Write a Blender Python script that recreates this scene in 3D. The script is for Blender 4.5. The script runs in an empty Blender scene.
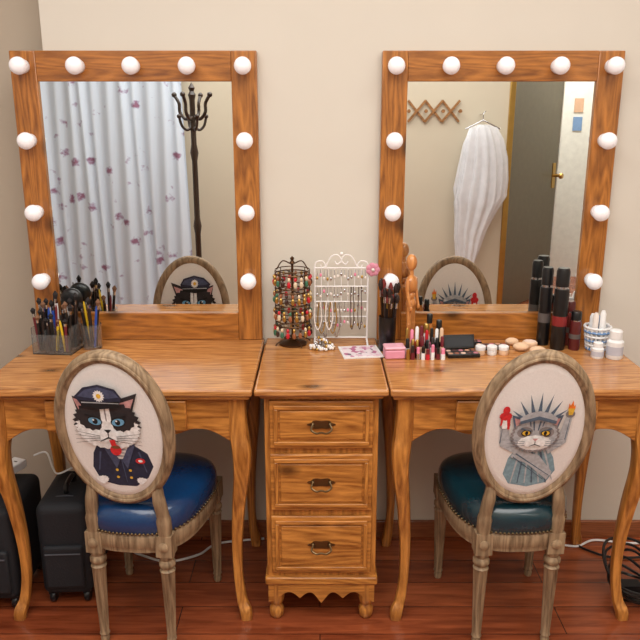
import bpy, bmesh, math, random
from mathutils import Vector, Matrix
random.seed(7)
scene=bpy.context.scene
try: scene.view_settings.view_transform='Standard'
except Exception: pass
pi=math.pi
def lin(c):
    c=c/255.0
    return c/12.92 if c<=0.04045 else ((c+0.055)/1.055)**2.4
def L3(r,g,b): return (lin(r),lin(g),lin(b),1)
# ---------------------------------------------------------------- materials
_m={}
def pbr(name,rgb,rough=0.5,metal=0.0,coat=0.0,emit=0.0,trans=0.0,noise=0.06,nscale=20,bump=0.0,alpha=1.0):
    if name in _m: return _m[name]
    m=bpy.data.materials.new(name); m.use_nodes=True
    nt=m.node_tree; b=nt.nodes['Principled BSDF']
    c=L3(*rgb)
    tc=nt.nodes.new('ShaderNodeTexCoord'); n=nt.nodes.new('ShaderNodeTexNoise'); n.inputs['Scale'].default_value=nscale; n.inputs['Detail'].default_value=4
    nt.links.new(tc.outputs['Object'],n.inputs['Vector'])
    r=nt.nodes.new('ShaderNodeValToRGB')
    r.color_ramp.elements[0].position=0.3; r.color_ramp.elements[1].position=0.7
    r.color_ramp.elements[0].color=tuple(max(0,x*(1-noise)) for x in c[:3])+(1,)
    r.color_ramp.elements[1].color=tuple(min(1,x*(1+noise)) for x in c[:3])+(1,)
    nt.links.new(n.outputs['Fac'],r.inputs['Fac']); nt.links.new(r.outputs['Color'],b.inputs['Base Color'])
    b.inputs['Roughness'].default_value=rough; b.inputs['Metallic'].default_value=metal
    b.inputs['Coat Weight'].default_value=coat; b.inputs['Transmission Weight'].default_value=trans
    b.inputs['Alpha'].default_value=alpha
    if emit>0:
        b.inputs['Emission Color'].default_value=c; b.inputs['Emission Strength'].default_value=emit
    if bump>0:
        bp=nt.nodes.new('ShaderNodeBump'); bp.inputs['Strength'].default_value=bump; bp.inputs['Distance'].default_value=0.002
        nt.links.new(n.outputs['Fac'],bp.inputs['Height']); nt.links.new(bp.outputs['Normal'],b.inputs['Normal'])
    _m[name]=m; return m
def wood(name,dark,light,axis='x',rough=0.3,knots=True,off=0.0,coat=0.25):
    m=bpy.data.materials.new(name); m.use_nodes=True
    nt=m.node_tree; b=nt.nodes['Principled BSDF']; N=nt.nodes.new; K=nt.links.new
    tc=N('ShaderNodeTexCoord'); mp=N('ShaderNodeMapping')
    s={'x':(1,9,9),'y':(9,1,9),'z':(9,9,1)}[axis]
    mp.inputs['Scale'].default_value=s; mp.inputs['Location'].default_value=(off,off*2,off*.5)
    K(tc.outputs['Object'],mp.inputs['Vector'])
    n0=N('ShaderNodeTexNoise'); n0.inputs['Scale'].default_value=1.2; n0.inputs['Detail'].default_value=2
    K(mp.outputs['Vector'],n0.inputs['Vector'])
    ms=N('ShaderNodeMath'); ms.operation='MULTIPLY'; ms.inputs[1].default_value=16
    K(n0.outputs['Fac'],ms.inputs[0])
    sn=N('ShaderNodeMath'); sn.operation='PINGPONG'; sn.inputs[1].default_value=0.5
    K(ms.outputs[0],sn.inputs[0])
    n1=N('ShaderNodeTexNoise'); n1.inputs['Scale'].default_value=7; n1.inputs['Detail'].default_value=7; n1.inputs['Roughness'].default_value=0.7
    K(mp.outputs['Vector'],n1.inputs['Vector'])
    mx=N('ShaderNodeMath'); mx.operation='MULTIPLY_ADD'; mx.inputs[1].default_value=0.45
    K(sn.outputs[0],mx.inputs[0]); K(n1.outputs['Fac'],mx.inputs[2])
    r=N('ShaderNodeValToRGB'); r.color_ramp.elements[0].position=0.39; r.color_ramp.elements[1].position=0.80
    r.color_ramp.elements[0].color=L3(*dark); r.color_ramp.elements[1].color=L3(*light)
    K(mx.outputs[0],r.inputs['Fac'])
    col=r.outputs['Color']
    if knots:
        mp2=N('ShaderNodeMapping'); s2={'x':(3.6,7.0,7.0),'y':(7.0,3.6,7.0),'z':(7.0,7.0,3.6)}[axis]
        mp2.inputs['Scale'].default_value=s2; mp2.inputs['Location'].default_value=(off+.3,off,off)
        K(tc.outputs['Object'],mp2.inputs['Vector'])
        v=N('ShaderNodeTexVoronoi'); v.inputs['Scale'].default_value=1.0
        K(mp2.outputs['Vector'],v.inputs['Vector'])
        r2=N('ShaderNodeValToRGB'); r2.color_ramp.elements[0].position=0.05; r2.color_ramp.elements[1].position=0.17
        r2.color_ramp.elements[0].color=(.9,.9,.9,1); r2.color_ramp.elements[1].color=(0,0,0,1)
        K(v.outputs['Distance'],r2.inputs['Fac'])
        mc=N('ShaderNodeMix'); mc.data_type='RGBA'
        mc.inputs['B'].default_value=tuple(x*0.3 for x in L3(*dark)[:3])+(1,)
        K(r2.outputs['Color'],mc.inputs['Factor']); K(col,mc.inputs['A']); col=mc.outputs['Result']
    K(col,b.inputs['Base Color'])
    b.inputs['Roughness'].default_value=rough; b.inputs['Coat Weight'].default_value=coat; b.inputs['Coat Roughness'].default_value=0.15
    bp=N('ShaderNodeBump'); bp.inputs['Strength'].default_value=0.12; bp.inputs['Distance'].default_value=0.002
    K(n1.outputs['Fac'],bp.inputs['Height']); K(bp.outputs['Normal'],b.inputs['Normal'])
    return m
WD,WL=(132,76,27),(208,140,66)
wood_x=wood('pine_lacquer_x',WD,WL,'x')
wood_z=wood('pine_lacquer_z',WD,WL,'z')
top_x=wood('pine_top_x',(144,88,42),(208,146,84),'x',rough=0.22,off=3.1,coat=0.35)
fr_x=wood('frame_pine_x',(122,70,25),(188,120,52),'x',off=5.0)
fr_z=wood('frame_pine_z',(122,70,25),(188,120,52),'z',off=7.0)
chair_w=wood('weathered_oak',(104,82,58),(170,144,112),'z',rough=0.6,knots=False,coat=0.0)
rack_dark=pbr('dark_bronze',(84,58,36),0.35,0.8)
def floor_mat():
    m=bpy.data.materials.new('laminate_planks'); m.use_nodes=True
    nt=m.node_tree; b=nt.nodes['Principled BSDF']; N=nt.nodes.new; K=nt.links.new
    tc=N('ShaderNodeTexCoord')
    br=N('ShaderNodeTexBrick'); br.offset=0.37
    br.inputs['Scale'].default_value=1.0; br.inputs['Brick Width'].default_value=1.15; br.inputs['Row Height'].default_value=0.125
    br.inputs['Mortar Size'].default_value=0.0016; br.inputs['Mortar Smooth'].default_value=0.1
    br.inputs['Color1'].default_value=L3(172,94,56); br.inputs['Color2'].default_value=L3(130,64,37); br.inputs['Mortar'].default_value=L3(52,22,12)
    K(tc.outputs['Object'],br.inputs['Vector'])
    mp=N('ShaderNodeMapping'); mp.inputs['Scale'].default_value=(1.5,16,1); K(tc.outputs['Object'],mp.inputs['Vector'])
    n=N('ShaderNodeTexNoise'); n.inputs['Scale'].default_value=2.5; n.inputs['Detail'].default_value=7; n.inputs['Roughness'].default_value=0.6; n.inputs['Distortion'].default_value=0.6
    K(mp.outputs['Vector'],n.inputs['Vector'])
    r=N('ShaderNodeValToRGB'); r.color_ramp.elements[0].position=0.3; r.color_ramp.elements[1].position=0.75
    r.color_ramp.elements[0].color=(0.5,0.42,0.4,1); r.color_ramp.elements[1].color=(1.35,1.35,1.3,1)
    K(n.outputs['Fac'],r.inputs['Fac'])
    mx=N('ShaderNodeMix'); mx.data_type='RGBA'; mx.blend_type='MULTIPLY'; mx.inputs['Factor'].default_value=1
    K(br.outputs['Color'],mx.inputs['A']); K(r.outputs['Color'],mx.inputs['B'])
    K(mx.outputs['Result'],b.inputs['Base Color']); b.inputs['Roughness'].default_value=0.26; b.inputs['Coat Weight'].default_value=0.3
    return m
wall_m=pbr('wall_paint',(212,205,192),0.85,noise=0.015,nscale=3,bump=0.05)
wall_d=pbr('wall_paint_tan',(180,166,148),0.85,noise=0.02,nscale=3)  # alcove wall, a darker tan paint than the main wall
wall_r=pbr('wall_paint_rear',(208,197,176),0.85,noise=0.02,nscale=3)
ceil_m=pbr('ceiling_paint',(240,238,234),0.9,noise=0.01)
base_m=wood('baseboard_wood',(120,66,38),(164,98,60),'x',knots=False)
black=pbr('black_plastic',(18,18,20),0.3); black_f=pbr('black_nylon',(24,25,30),0.75,bump=0.5,nscale=150)
white=pbr('white_plastic',(236,236,236),0.3); chrome=pbr('chrome',(200,200,205),0.15,1.0)
gold=pbr('gold_metal',(196,160,90),0.3,1.0); bronze=pbr('antique_brass',(120,100,72),0.35,1.0)
bulb_m=pbr('bulb_glass',(244,240,242),0.22,emit=0.16,noise=0.01)
sock_m=pbr('bulb_socket',(226,224,226),0.35)
glass=pbr('acrylic_clear',(236,240,242),0.05,trans=0.95,noise=0.0)
pink=pbr('pink_plastic',(238,140,170),0.4); red=pbr('red_plastic',(196,30,44),0.35)
# ---------------------------------------------------------------- mesh builder
class MB:
    def __init__(s): s.v=[];s.f=[];s.fm=[];s.mats=[]
    def mi(s,m):
        if m not in s.mats: s.mats.append(m)
        return s.mats.index(m)
    def add(s,vs,fs,mat,M=None):
        o=len(s.v); k=s.mi(mat)
        for p in vs:
            p=Vector(p)
            if M is not None: p=M@p
            s.v.append(p)
        for f in fs: s.f.append([i+o for i in f]); s.fm.append(k)
        return s
    def box(s,x0,x1,y0,y1,z0,z1,mat,M=None):
        vs=[(x,y,z) for z in(z0,z1) for y in(y0,y1) for x in(x0,x1)]
        return s.add(vs,[(0,2,3,1),(4,5,7,6),(0,1,5,4),(2,6,7,3),(0,4,6,2),(1,3,7,5)],mat,M)
    def lathe(s,prof,mat,loc=(0,0,0),seg=24,M=None,fl=None,sx=1,sy=1):
        vs=[];fs=[];n=len(prof)
        for i,(r,z) in enumerate(prof):
            r=max(r,1e-4)
            for k in range(seg):
                a=2*pi*k/seg; rr=r
                if fl and fl[1]<=z<=fl[2]: rr=r*(1-fl[3]*(0.5-0.5*math.cos(fl[0]*a)))
                vs.append((loc[0]+rr*math.cos(a)*sx,loc[1]+rr*math.sin(a)*sy,loc[2]+z))
        for i in range(n-1):
            for k in range(seg):
                k2=(k+1)%seg
                fs.append((i*seg+k,i*seg+k2,(i+1)*seg+k2,(i+1)*seg+k))
        fs.append(tuple(range(seg))[::-1]); fs.append(tuple((n-1)*seg+k for k in range(seg)))
        return s.add(vs,fs,mat,M)
    def ell(s,loc,r,mat,seg=14,rings=9,M=None):
        if not hasattr(r,'__len__'): r=(r,r,r)
        vs=[(loc[0],loc[1],loc[2]-r[2])];fs=[]
        for i in range(1,rings):
            ph=-pi/2+pi*i/rings
            for k in range(seg):
                a=2*pi*k/seg
                vs.append((loc[0]+r[0]*math.cos(ph)*math.cos(a),loc[1]+r[1]*math.cos(ph)*math.sin(a),loc[2]+r[2]*math.sin(ph)))
        vs.append((loc[0],loc[1],loc[2]+r[2])); T=len(vs)-1
        for k in range(seg): fs.append((0,1+(k+1)%seg,1+k))
        for i in range(rings-2):
            for k in range(seg):
                a=1+i*seg+k;b=1+i*seg+(k+1)%seg; fs.append((a,b,b+seg,a+seg))
        for k in range(seg): fs.append((T,1+(rings-2)*seg+k,1+(rings-2)*seg+(k+1)%seg))
        return s.add(vs,fs,mat,M)
    def sweep(s,pts,rad,mat,seg=10,closed=False,ref=None,n=2,asp=1.0,M=None):
        pts=[Vector(p) for p in pts]; N=len(pts)
        if not hasattr(rad,'__len__'): rad=[rad]*N
        vs=[];fs=[];prev=None
        for i,p in enumerate(pts):
            if closed: t=pts[(i+1)%N]-pts[i-1]
            else: t=pts[min(i+1,N-1)]-pts[max(i-1,0)]
            if t.length<1e-9: t=Vector((0,0,1))
            t.normalize()
            if ref is not None: u=Vector(ref)
            elif prev is not None: u=prev
            else: u=Vector((1,0,0)) if abs(t.x)<0.8 else Vector((0,1,0))
            u=(u-t*u.dot(t)).normalized(); prev=u; w=t.cross(u)
            for k in range(seg):
                a=2*pi*k/seg; ca,sa=math.cos(a),math.sin(a)
                rr=rad[i]*(abs(ca)**n+abs(sa)**n)**(-1.0/n)
                vs.append(p+u*rr*ca+w*rr*sa*asp)
        for i in range(N if closed else N-1):
            j=(i+1)%N
            for k in range(seg):
                k2=(k+1)%seg; fs.append((i*seg+k,i*seg+k2,j*seg+k2,j*seg+k))
        if not closed:
            fs.append(tuple(range(seg))[::-1]); fs.append(tuple((N-1)*seg+k for k in range(seg)))
        return s.add(vs,fs,mat,M)
    def prism(s,poly,y0,y1,mat,M=None):
        n=len(poly); vs=[(x,y0,z) for x,z in poly]+[(x,y1,z) for x,z in poly]
        fs=[tuple(range(n)),tuple(range(n,2*n))[::-1]]+[(i,(i+1)%n,n+(i+1)%n,n+i) for i in range(n)]
        return s.add(vs,fs,mat,M)
    def done(s,name,parent=None,bevel=0,ang=40,loc=None,rotz=0,seg=2):
        me=bpy.data.meshes.new(name); me.from_pydata([tuple(p) for p in s.v],[],s.f)
        for m in s.mats: me.materials.append(m)
        for i,p in enumerate(me.polygons): p.material_index=s.fm[i]; p.use_smooth=True
        bm=bmesh.new(); bm.from_mesh(me); bmesh.ops.recalc_face_normals(bm,faces=bm.faces); bm.to_mesh(me); bm.free()
        me.set_sharp_from_angle(angle=math.radians(ang))
        o=bpy.data.objects.new(name,me); scene.collection.objects.link(o)
        if parent: o.parent=parent
        if loc: o.location=loc
        o.rotation_euler[2]=rotz
        if bevel:
            b=o.modifiers.new('bevel','BEVEL'); b.width=bevel; b.segments=seg; b.limit_method='ANGLE'; b.angle_limit=math.radians(50)
        return o
def E(name,loc=(0,0,0),rz=0):
    e=bpy.data.objects.new(name,None); e.empty_display_size=0.1; scene.collection.objects.link(e); e.location=loc; e.rotation_euler[2]=rz; return e
def cat(pts,n=8,closed=False):
    out=[];N=len(pts);P=[Vector(p) for p in pts]
    rng=range(N if closed else N-1)
    for i in rng:
        p1=P[i];p2=P[(i+1)%N]
        p0=P[i-1] if (closed or i>0) else p1; p3=P[(i+2)%N] if (closed or i+2<N) else p2
        for k in range(n):
            t=k/n
            out.append(0.5*((2*p1)+(p2-p0)*t+(2*p0-5*p1+4*p2-p3)*t*t+(3*p1-p0-3*p2+p3)*t**3))
    if not closed: out.append(P[-1])
    return out
# ---------------------------------------------------------------- room
YB=-3.05
MB().box(-2.5,2.6,-4.6,0.35,-0.1,0,floor_mat()).done('floor')
MB().box(-2.5,2.6,-4.6,0.35,2.75,2.85,ceil_m).done('ceiling')
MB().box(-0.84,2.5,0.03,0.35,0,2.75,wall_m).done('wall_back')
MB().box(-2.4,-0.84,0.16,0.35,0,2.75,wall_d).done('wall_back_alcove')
MB().box(-2.5,-2.4,-4.6,0.35,0,2.75,wall_m).done('wall_left')
MB().box(2.5,2.6,-4.6,0.35,0,2.75,wall_m).done('wall_right')
w=MB(); w.box(-2.4,1.36,YB-0.1,YB,0,2.75,wall_r); w.box(2.28,2.5,YB-0.1,YB,0,2.75,wall_r); w.box(1.36,2.28,YB-0.1,YB,2.1,2.75,wall_r); w.done('wall_rear')
MB().box(-2.4,2.5,-4.6,-4.5,0,2.75,pbr('hall_paint',(228,226,218),0.8)).done('wall_hall')
b=MB(); b.box(-0.84,2.48,0.016,0.03,0,0.065,base_m); b.done('baseboard_back',bevel=0.003)
b=MB(); b.box(-2.38,-0.84,0.146,0.16,0,0.065,base_m); b.done('baseboard_alcove',bevel=0.003)
b=MB(); b.box(-2.4,1.28,YB,YB+0.014,0,0.065,base_m); b.done('baseboard_rear',bevel=0.003)
t=MB(); t.box(1.33,1.37,YB-0.11,YB+0.02,0,2.12,gold); t.box(2.27,2.31,YB-0.11,YB+0.02,0,2.12,gold); t.box(1.33,2.31,YB-0.11,YB+0.02,2.09,2.13,gold); t.done('trim_1',bevel=0.004)
d=E('door_1',(1.385,YB-0.13,0),math.radians(-48))
MB().box(0,0.84,-0.04,0,0.01,2.08,pbr('door_grey',(112,106,90),0.35)).done('door_leaf',d,bevel=0.004)
x=MB(); x.lathe([(0.012,0),(0.012,0.05),(0.025,0.06),(0.02,0.08)],gold,M=Matrix.Translation((0.77,0,1.0))@Matrix.Rotation(-pi/2,4,'X'),seg=14); x.box(0.745,0.795,0,0.006,0.9,1.1,gold); x.box(0.83,0.845,-0.045,0.005,0.01,2.08,pbr('door_edge_white',(225,225,222),.4)); x.done('door_knob',d)
n=MB(); n.box(2.27,2.35,-4.5,-4.492,1.50,1.62,pbr('paper_orange',(210,170,140),0.7)); n.box(2.27,2.35,-4.5,-4.492,1.34,1.46,pbr('paper_blue',(120,150,190),0.7)); n.done('wall_notice')
def curtain():
    m=bpy.data.materials.new('floral_curtain'); m.use_nodes=True
    nt=m.node_tree; b=nt.nodes['Principled BSDF']; N=nt.nodes.new; K=nt.links.new
    tc=N('ShaderNodeTexCoord'); mp=N('ShaderNodeMapping'); mp.inputs['Scale'].default_value=(8,0.01,8); K(tc.outputs['Object'],mp.inputs['Vector'])
    v=N('ShaderNodeTexVoronoi'); v.inputs['Scale'].default_value=1.15; v.inputs['Randomness'].default_value=0.8; K(mp.outputs['Vector'],v.inputs['Vector'])
    nz=N('ShaderNodeTexNoise'); nz.inputs['Scale'].default_value=4.5; nz.inputs['Detail'].default_value=3; K(mp.outputs['Vector'],nz.inputs['Vector'])
    ad=N('ShaderNodeMath'); ad.operation='MULTIPLY_ADD'; ad.inputs[1].default_value=0.7; K(nz.outputs['Fac'],ad.inputs[0]); K(v.outputs['Distance'],ad.inputs[2])
    r=N('ShaderNodeValToRGB'); cr=r.color_ramp
    cr.elements[0].position=0.46; cr.elements[0].color=L3(150,104,128)
    cr.elements[1].position=0.66; cr.elements[1].color=L3(214,224,236)
    e=cr.elements.new(0.57); e.color=L3(178,172,194)
    K(ad.outputs[0],r.inputs['Fac']); K(r.outputs['Color'],b.inputs['Base Color']); b.inputs['Roughness'].default_value=0.8
    g=MB(); vs=[];fs=[];nx=260;nz_=10
    for j in range(nz_+1):
        z=0.03+2.35*j/nz_
        for i in range(nx+1):
            x=-2.30+1.36*i/nx; amp=0.017*(1.1-0.4*j/nz_)
            y=amp*math.sin(i*0.36+0.5*math.sin(i*0.05)+0.25*j/nz_)+0.010*math.sin(i*0.11+j*0.2)
            vs.append((x+0.012*math.sin(j*.5+i*.1),y,z))
    for j in range(nz_):
        for i in range(nx):
            a=j*(nx+1)+i; fs.append((a,a+1,a+nx+2,a+nx+1))
    g.add(vs,fs,m)
    c=E('floral_curtain',(0,YB+0.12,0)); g.done('cloth',c,ang=180)
    rr=MB(); rr.sweep([(-2.36,0,2.4),(-0.85,0,2.4)],0.013,gold); rr.ell((-0.84,0,2.4),0.025,gold); rr.done('curtain_rod',c)
    rr=MB()
    for xx in(-2.2,-0.9): rr.sweep([(xx,0,2.4),(xx,-0.12,2.4)],0.008,gold)
    rr.done('rod_bracket',c)
curtain()
# coat rack
cr=E('coat_rack',(-0.77,-2.27,0)); g=MB(); dk=pbr('dark_stained_wood',(52,36,26),0.35,coat=0.3)
g.lathe([(0.018,0.12),(0.022,0.2),(0.018,0.3),(0.018,0.75),(0.026,0.8),(0.018,0.85),(0.017,1.2),(0.026,1.25),(0.017,1.3),(0.017,1.56),(0.024,1.59),(0.013,1.61),(0.02,1.63),(0.002,1.66)],dk,seg=18)
for k in range(4):
    R=Matrix.Rotation(k*pi/2+0.3,4,'Z')
    g.sweep(cat([(0.012,0,0.30),(0.05,0,0.2),(0.14,0,0.10),(0.22,0,0.016)]),0.014,dk,M=R)
    g.sweep(cat([(0.012,0,1.46),(0.05,0,1.45),(0.085,0,1.49),(0.088,0,1.54),(0.115,0,1.585)]),0.010,dk,M=R); g.ell((0.118,0,1.59),0.016,dk,M=R)
    R=Matrix.Rotation(k*pi/2+0.3+pi/4,4,'Z')
    g.sweep(cat([(0.012,0,1.40),(0.04,0,1.385),(0.07,0,1.41),(0.085,0,1.46)]),0.008,dk,M=R); g.ell((0.085,0,1.465),0.014,dk,M=R)
g.done('body',cr)
# accordion peg rack
pr=E('accordion_peg_rack',(0.80,YB,1.50)); g=MB(); lw=wood('peg_wood',(130,86,48),(176,126,78),'x',knots=False)
for i in range(3):
    for sgn,yy in((1,0.007),(-1,0.016)):
        cx=-0.12+0.12*i
        M=Matrix.Translation((cx,yy,0))@Matrix.Rotation(sgn*math.radians(50),4,'Y')
        g.box(-0.095,0.095,-0.005,0.005,-0.008,0.008,lw,M)
for i in range(4):
    g.lathe([(0.007,0),(0.007,0.05),(0.013,0.055),(0.013,0.065)],lw,M=Matrix.Translation((-0.18+0.12*i,0,0))@Matrix.Rotation(pi/2,4,'X')@Matrix.Scale(-1,4,(0,0,1)),seg=10)
g.done('lattice',pr)
# hanging tulle: two gauzy layers
dr=E('tulle_dress',(1.13,YB+0.12,0)); tul=pbr('white_tulle',(242,242,246),0.85,alpha=0.62); seg=96
profs=[[(1.41,0.03,0.02,0),(1.385,0.09,0.03,0.0),(1.30,0.12,0.045,0.01),(1.17,0.135,0.05,0.02),(1.02,0.150,0.055,0.015),(0.90,0.16,0.06,0.0),(0.80,0.13,0.055,-0.02),(0.66,0.10,0.05,-0.05),(0.52,0.075,0.045,-0.06),(0.42,0.05,0.04,-0.065)],
       [(1.40,0.02,0.015,0),(1.37,0.07,0.022,-0.02),(1.28,0.09,0.03,-0.03),(1.12,0.11,0.035,-0.03),(0.98,0.12,0.035,-0.04),(0.86,0.10,0.035,-0.04)]]
for q,prof in enumerate(profs):
    g=MB(); vs=[];fs=[]
    for i,(z,a,b_,sh) in enumerate(prof):
        for k in range(seg):
            th=2*pi*k/seg; f=1+0.16*min(1,i/3)*math.sin(th*13+i*.25+q)+0.09*math.sin(th*5+i*.3+q*2)
            vs.append((sh+a*f*math.cos(th),b_*f*math.sin(th),z+0.04*math.sin(th*3+1+q)*(i/9)))
    for i in range(len(prof)-1):
        for k in range(seg): fs.append((i*seg+k,i*seg+(k+1)%seg,(i+1)*seg+(k+1)%seg,(i+1)*seg+k))
    g.add(vs,fs,tul); g.done('skirt_layer_%d'%(q+1),dr,ang=180)
g=MB(); g.sweep([(-0.12,0,1.38),(0,0,1.44),(0.12,0,1.38)],0.005,chrome); g.sweep(cat([(0,0,1.43),(0,0,1.48),(0.02,-0.02,1.50),(0,-0.05,1.48),(0,-0.12,1.48)]),0.003,chrome); g.done('hanger',dr)
# ---------------------------------------------------------------- dressing tables
def knob(g,x,y,z,mat,r=0.013):
    g.lathe([(r*.55,0),(r*.4,0.008),(r*.9,0.014),(r,0.02),(r*.7,0.027),(0.001,0.029)],mat,seg=16,M=Matrix.Translation((x,y,z))@Matrix.Rotation(pi/2,4,'X'))
def table(cx):
    T=E('dressing_table',(cx,0,0)); W=0.379
    g=MB(); g.box(-W,W,-0.468,0.028,0.729,0.75,top_x); g.done('table_top',T,bevel=0.006,seg=3)
    g=MB(); g.box(-W+0.008,W-0.008,-0.458,0.02,0.717,0.7285,wood_x); g.done('top_moulding',T,bevel=0.004)
    lx=0.333
    pts=[(-lx,0.7165),(-lx,0.585)]
    for k in range(9):
        a=k/8; pts.append((-lx+0.02+0.085*a,0.585+0.038*math.sin(a*pi/2)))
    for k in range(7):
        a=k/6; pts.append((-0.215+0.06*a,0.623-0.016*(0.5-0.5*math.cos(a*pi))))
    pts+= [(-x,z) for x,z in reversed(pts)]
    g=MB(); g.prism(pts,-0.438,-0.42,wood_x); g.done('front_apron',T,bevel=0.002)
    g=MB(); g.box(-0.345,-0.329,-0.40,-0.02,0.60,0.717,wood_x); g.box(0.329,0.345,-0.40,-0.02,0.60,0.717,wood_x); g.box(-0.33,0.33,-0.03,-0.014,0.60,0.717,wood_x); g.done('side_apron',T,bevel=0.002)
    g=MB(); g.box(-0.195,0.195,-0.452,-0.438,0.622,0.712,wood_x); g.done('drawer_front',T,bevel=0.004)
    g=MB(); knob(g,0,-0.452,0.667,bronze); g.done('drawer_knob',T)
    i=0
    for sx in(-1,1):
        for yb,sy in((-0.418,-1),(-0.03,1)):
            i+=1
            prof=[(0.717,0.0,0.026),(0.66,0.0,0.026),(0.60,0.003,0.027),(0.55,0.008,0.027),(0.48,0.006,0.0235),(0.38,-0.004,0.0195),(0.25,-0.012,0.016),(0.14,-0.012,0.014),(0.06,-0.004,0.015),(0.025,0.006,0.018),(0.0,0.008,0.016)]
            if sy==1: prof=[(z,d_*0.5,r) for z,d_,r in prof]
            P=cat([(z,d_,r) for z,d_,r in prof],5)
            pts3=[(sx*(lx+p[1]*1.2),yb+sy*p[1]*(1.2 if sy<0 else .8),p[0]) for p in P]; rr=[p[2] for p in P]
            g=MB(); g.sweep(pts3,rr,wood_z,seg=16,ref=(1,0,0),n=4); g.done('leg_%d'%i,T)
    return T
table(-0.564); table(0.571)
# ---------------------------------------------------------------- drawer cabinet
C=E('drawer_cabinet',(0.004,0,0))
g=MB(); g.box(-0.184,0.184,-0.468,0.028,0.730,0.75,top_x); g.done('cabinet_top',C,bevel=0.006,seg=3)
g=MB(); g.box(-0.170,0.170,-0.455,0.02,0.719,0.7295,wood_x); g.done('top_moulding',C,bevel=0.004)
g=MB(); g.box(-0.160,0.160,-0.43,0.01,0.135,0.719,wood_z); g.done('carcass',C,bevel=0.002)
g=MB(); g.box(-0.166,0.166,-0.444,0.012,0.125,0.150,wood_x); g.done('base_moulding',C,bevel=0.005)
pts=[(-0.158,0.125),(-0.158,0.062)]
for k in range(41):
    u=-1+2*k/40; x_=u*0.128
    z_=0.075+0.022*abs(math.sin(u*pi*2.0))-0.016*math.exp(-(u/0.16)**2)
    pts.append((x_,z_))
pts+=[(0.158,0.062),(0.158,0.125)]
g=MB(); g.prism(pts,-0.438,-0.42,wood_x); g.done('scalloped_apron',C,bevel=0.0015)
g=MB()
for sx in(-1,1):
    for yy in(-0.415,-0.03):
        g.lathe([(0.014,0),(0.02,0.008),(0.022,0.03),(0.014,0.045),(0.02,0.052),(0.024,0.07),(0.024,0.13)],wood_z,(sx*0.135,yy,0))
g.done('turned_feet',C)
for i,(z0,z1) in enumerate([(0.565,0.708),(0.372,0.547),(0.166,0.352)]):
    g=MB(); g.box(-0.145,0.145,-0.442,-0.43,z0,z1,wood_x); g.done('drawer_panel_%d'%(i+1),C,bevel=0.003)
    g=MB(); m_=0.012; f=0.011
    g.box(-0.145+m_,0.145-m_,-0.449,-0.442,z0+m_,z0+m_+f,wood_x); g.box(-0.145+m_,0.145-m_,-0.449,-0.442,z1-m_-f,z1-m_,wood_x)
    g.box(-0.145+m_,-0.145+m_+f,-0.449,-0.442,z0+m_+f,z1-m_-f,wood_z); g.box(0.145-m_-f,0.145-m_,-0.449,-0.442,z0+m_+f,z1-m_-f,wood_z)
    g.box(-0.145+m_+f+0.006,0.145-m_-f-0.006,-0.4455,-0.442,z0+m_+f+0.006,z1-m_-f-0.006,wood_x)
    g.done('drawer_moulding_%d'%(i+1),C,bevel=0.0025)
    zc=(z0+z1)/2+0.004; g=MB()
    out=[]
    for k in range(48):
        a=2*pi*k/48; r_=1+0.12*math.cos(6*a)
        out.append((0.036*math.cos(a)*r_,zc+0.012*math.sin(a)*r_))
    g.prism(out,-0.448,-0.4455,bronze)
    g.ell((-0.024,-0.451,zc+0.002),0.005,bronze); g.ell((0.024,-0.451,zc+0.002),0.005,bronze)
    g.sweep(cat([(-0.024,-0.454,zc+0.002),(-0.028,-0.462,zc-0.010),(-0.014,-0.467,zc-0.018),(0,-0.468,zc-0.015),(0.014,-0.467,zc-0.018),(0.028,-0.462,zc-0.010),(0.024,-0.454,zc+0.002)],6),0.0028,bronze,seg=8)
    g.done('bail_pull_%d'%(i+1),C)
# ---------------------------------------------------------------- vanity mirrors
mir=bpy.data.materials.new('mirror_glass'); mir.use_nodes=True
bb=mir.node_tree.nodes['Principled BSDF']; bb.inputs['Metallic'].default_value=1; bb.inputs['Roughness'].default_value=0.015; bb.inputs['Base Color'].default_value=(0.88,0.91,0.9,1)
nn=mir.node_tree.nodes.new('ShaderNodeTexNoise'); nn.inputs['Scale'].default_value=2
rr_=mir.node_tree.nodes.new('ShaderNodeMapRange'); rr_.inputs['To Min'].default_value=0.004; rr_.inputs['To Max'].default_value=0.012
mir.node_tree.links.new(nn.outputs['Fac'],rr_.inputs['Value']); mir.node_tree.links.new(rr_.outputs['Result'],bb.inputs['Roughness'])
def mirror(cx,W):
    T=E('vanity_mirror',(cx,0,0.7505)); H=0.905; sw=0.078; h=W/2
    g=MB(); g.box(-h,-h+sw,0.0,0.028,0,H,fr_z); g.box(h-sw,h,0.0,0.028,0,H,fr_z); g.done('side_rail',T,bevel=0.003)
    g=MB(); g.box(-h+sw,h-sw,0.0,0.028,H-0.088,H,fr_x); g.box(-h+sw,h-sw,0.0,0.028,0,0.092,fr_x); g.done('cross_rail',T,bevel=0.002)
    g=MB(); g.box(-h+sw,h-sw,0.012,0.016,0.092,H-0.088,mir); g.done('mirror_glass',T)
    g=MB(); s=MB(); hx=h-0.039
    pos=[(-hx+2*hx*k/4,0.860) for k in range(5)]+[(sx*hx,z) for sx in(-1,1) for z in(0.643,0.424,0.205)]
    for x_,z_ in pos:
        M=Matrix.Translation((x_,0,z_))@Matrix.Rotation(pi/2,4,'X')
        s.lathe([(0.021,0),(0.021,0.010),(0.0165,0.013),(0.0165,0.018)],sock_m,M=M,seg=20)
        g.lathe([(0.014,0.016),(0.020,0.021),(0.0248,0.029),(0.0258,0.037),(0.0238,0.047),(0.017,0.055),(0.008,0.059),(0.0005,0.060)],bulb_m,M=M,seg=24)
    s.done('bulb_sockets',T); g.done('globe_bulbs',T)
mirror(-0.562,0.743); mirror(0.552,0.728)
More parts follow.
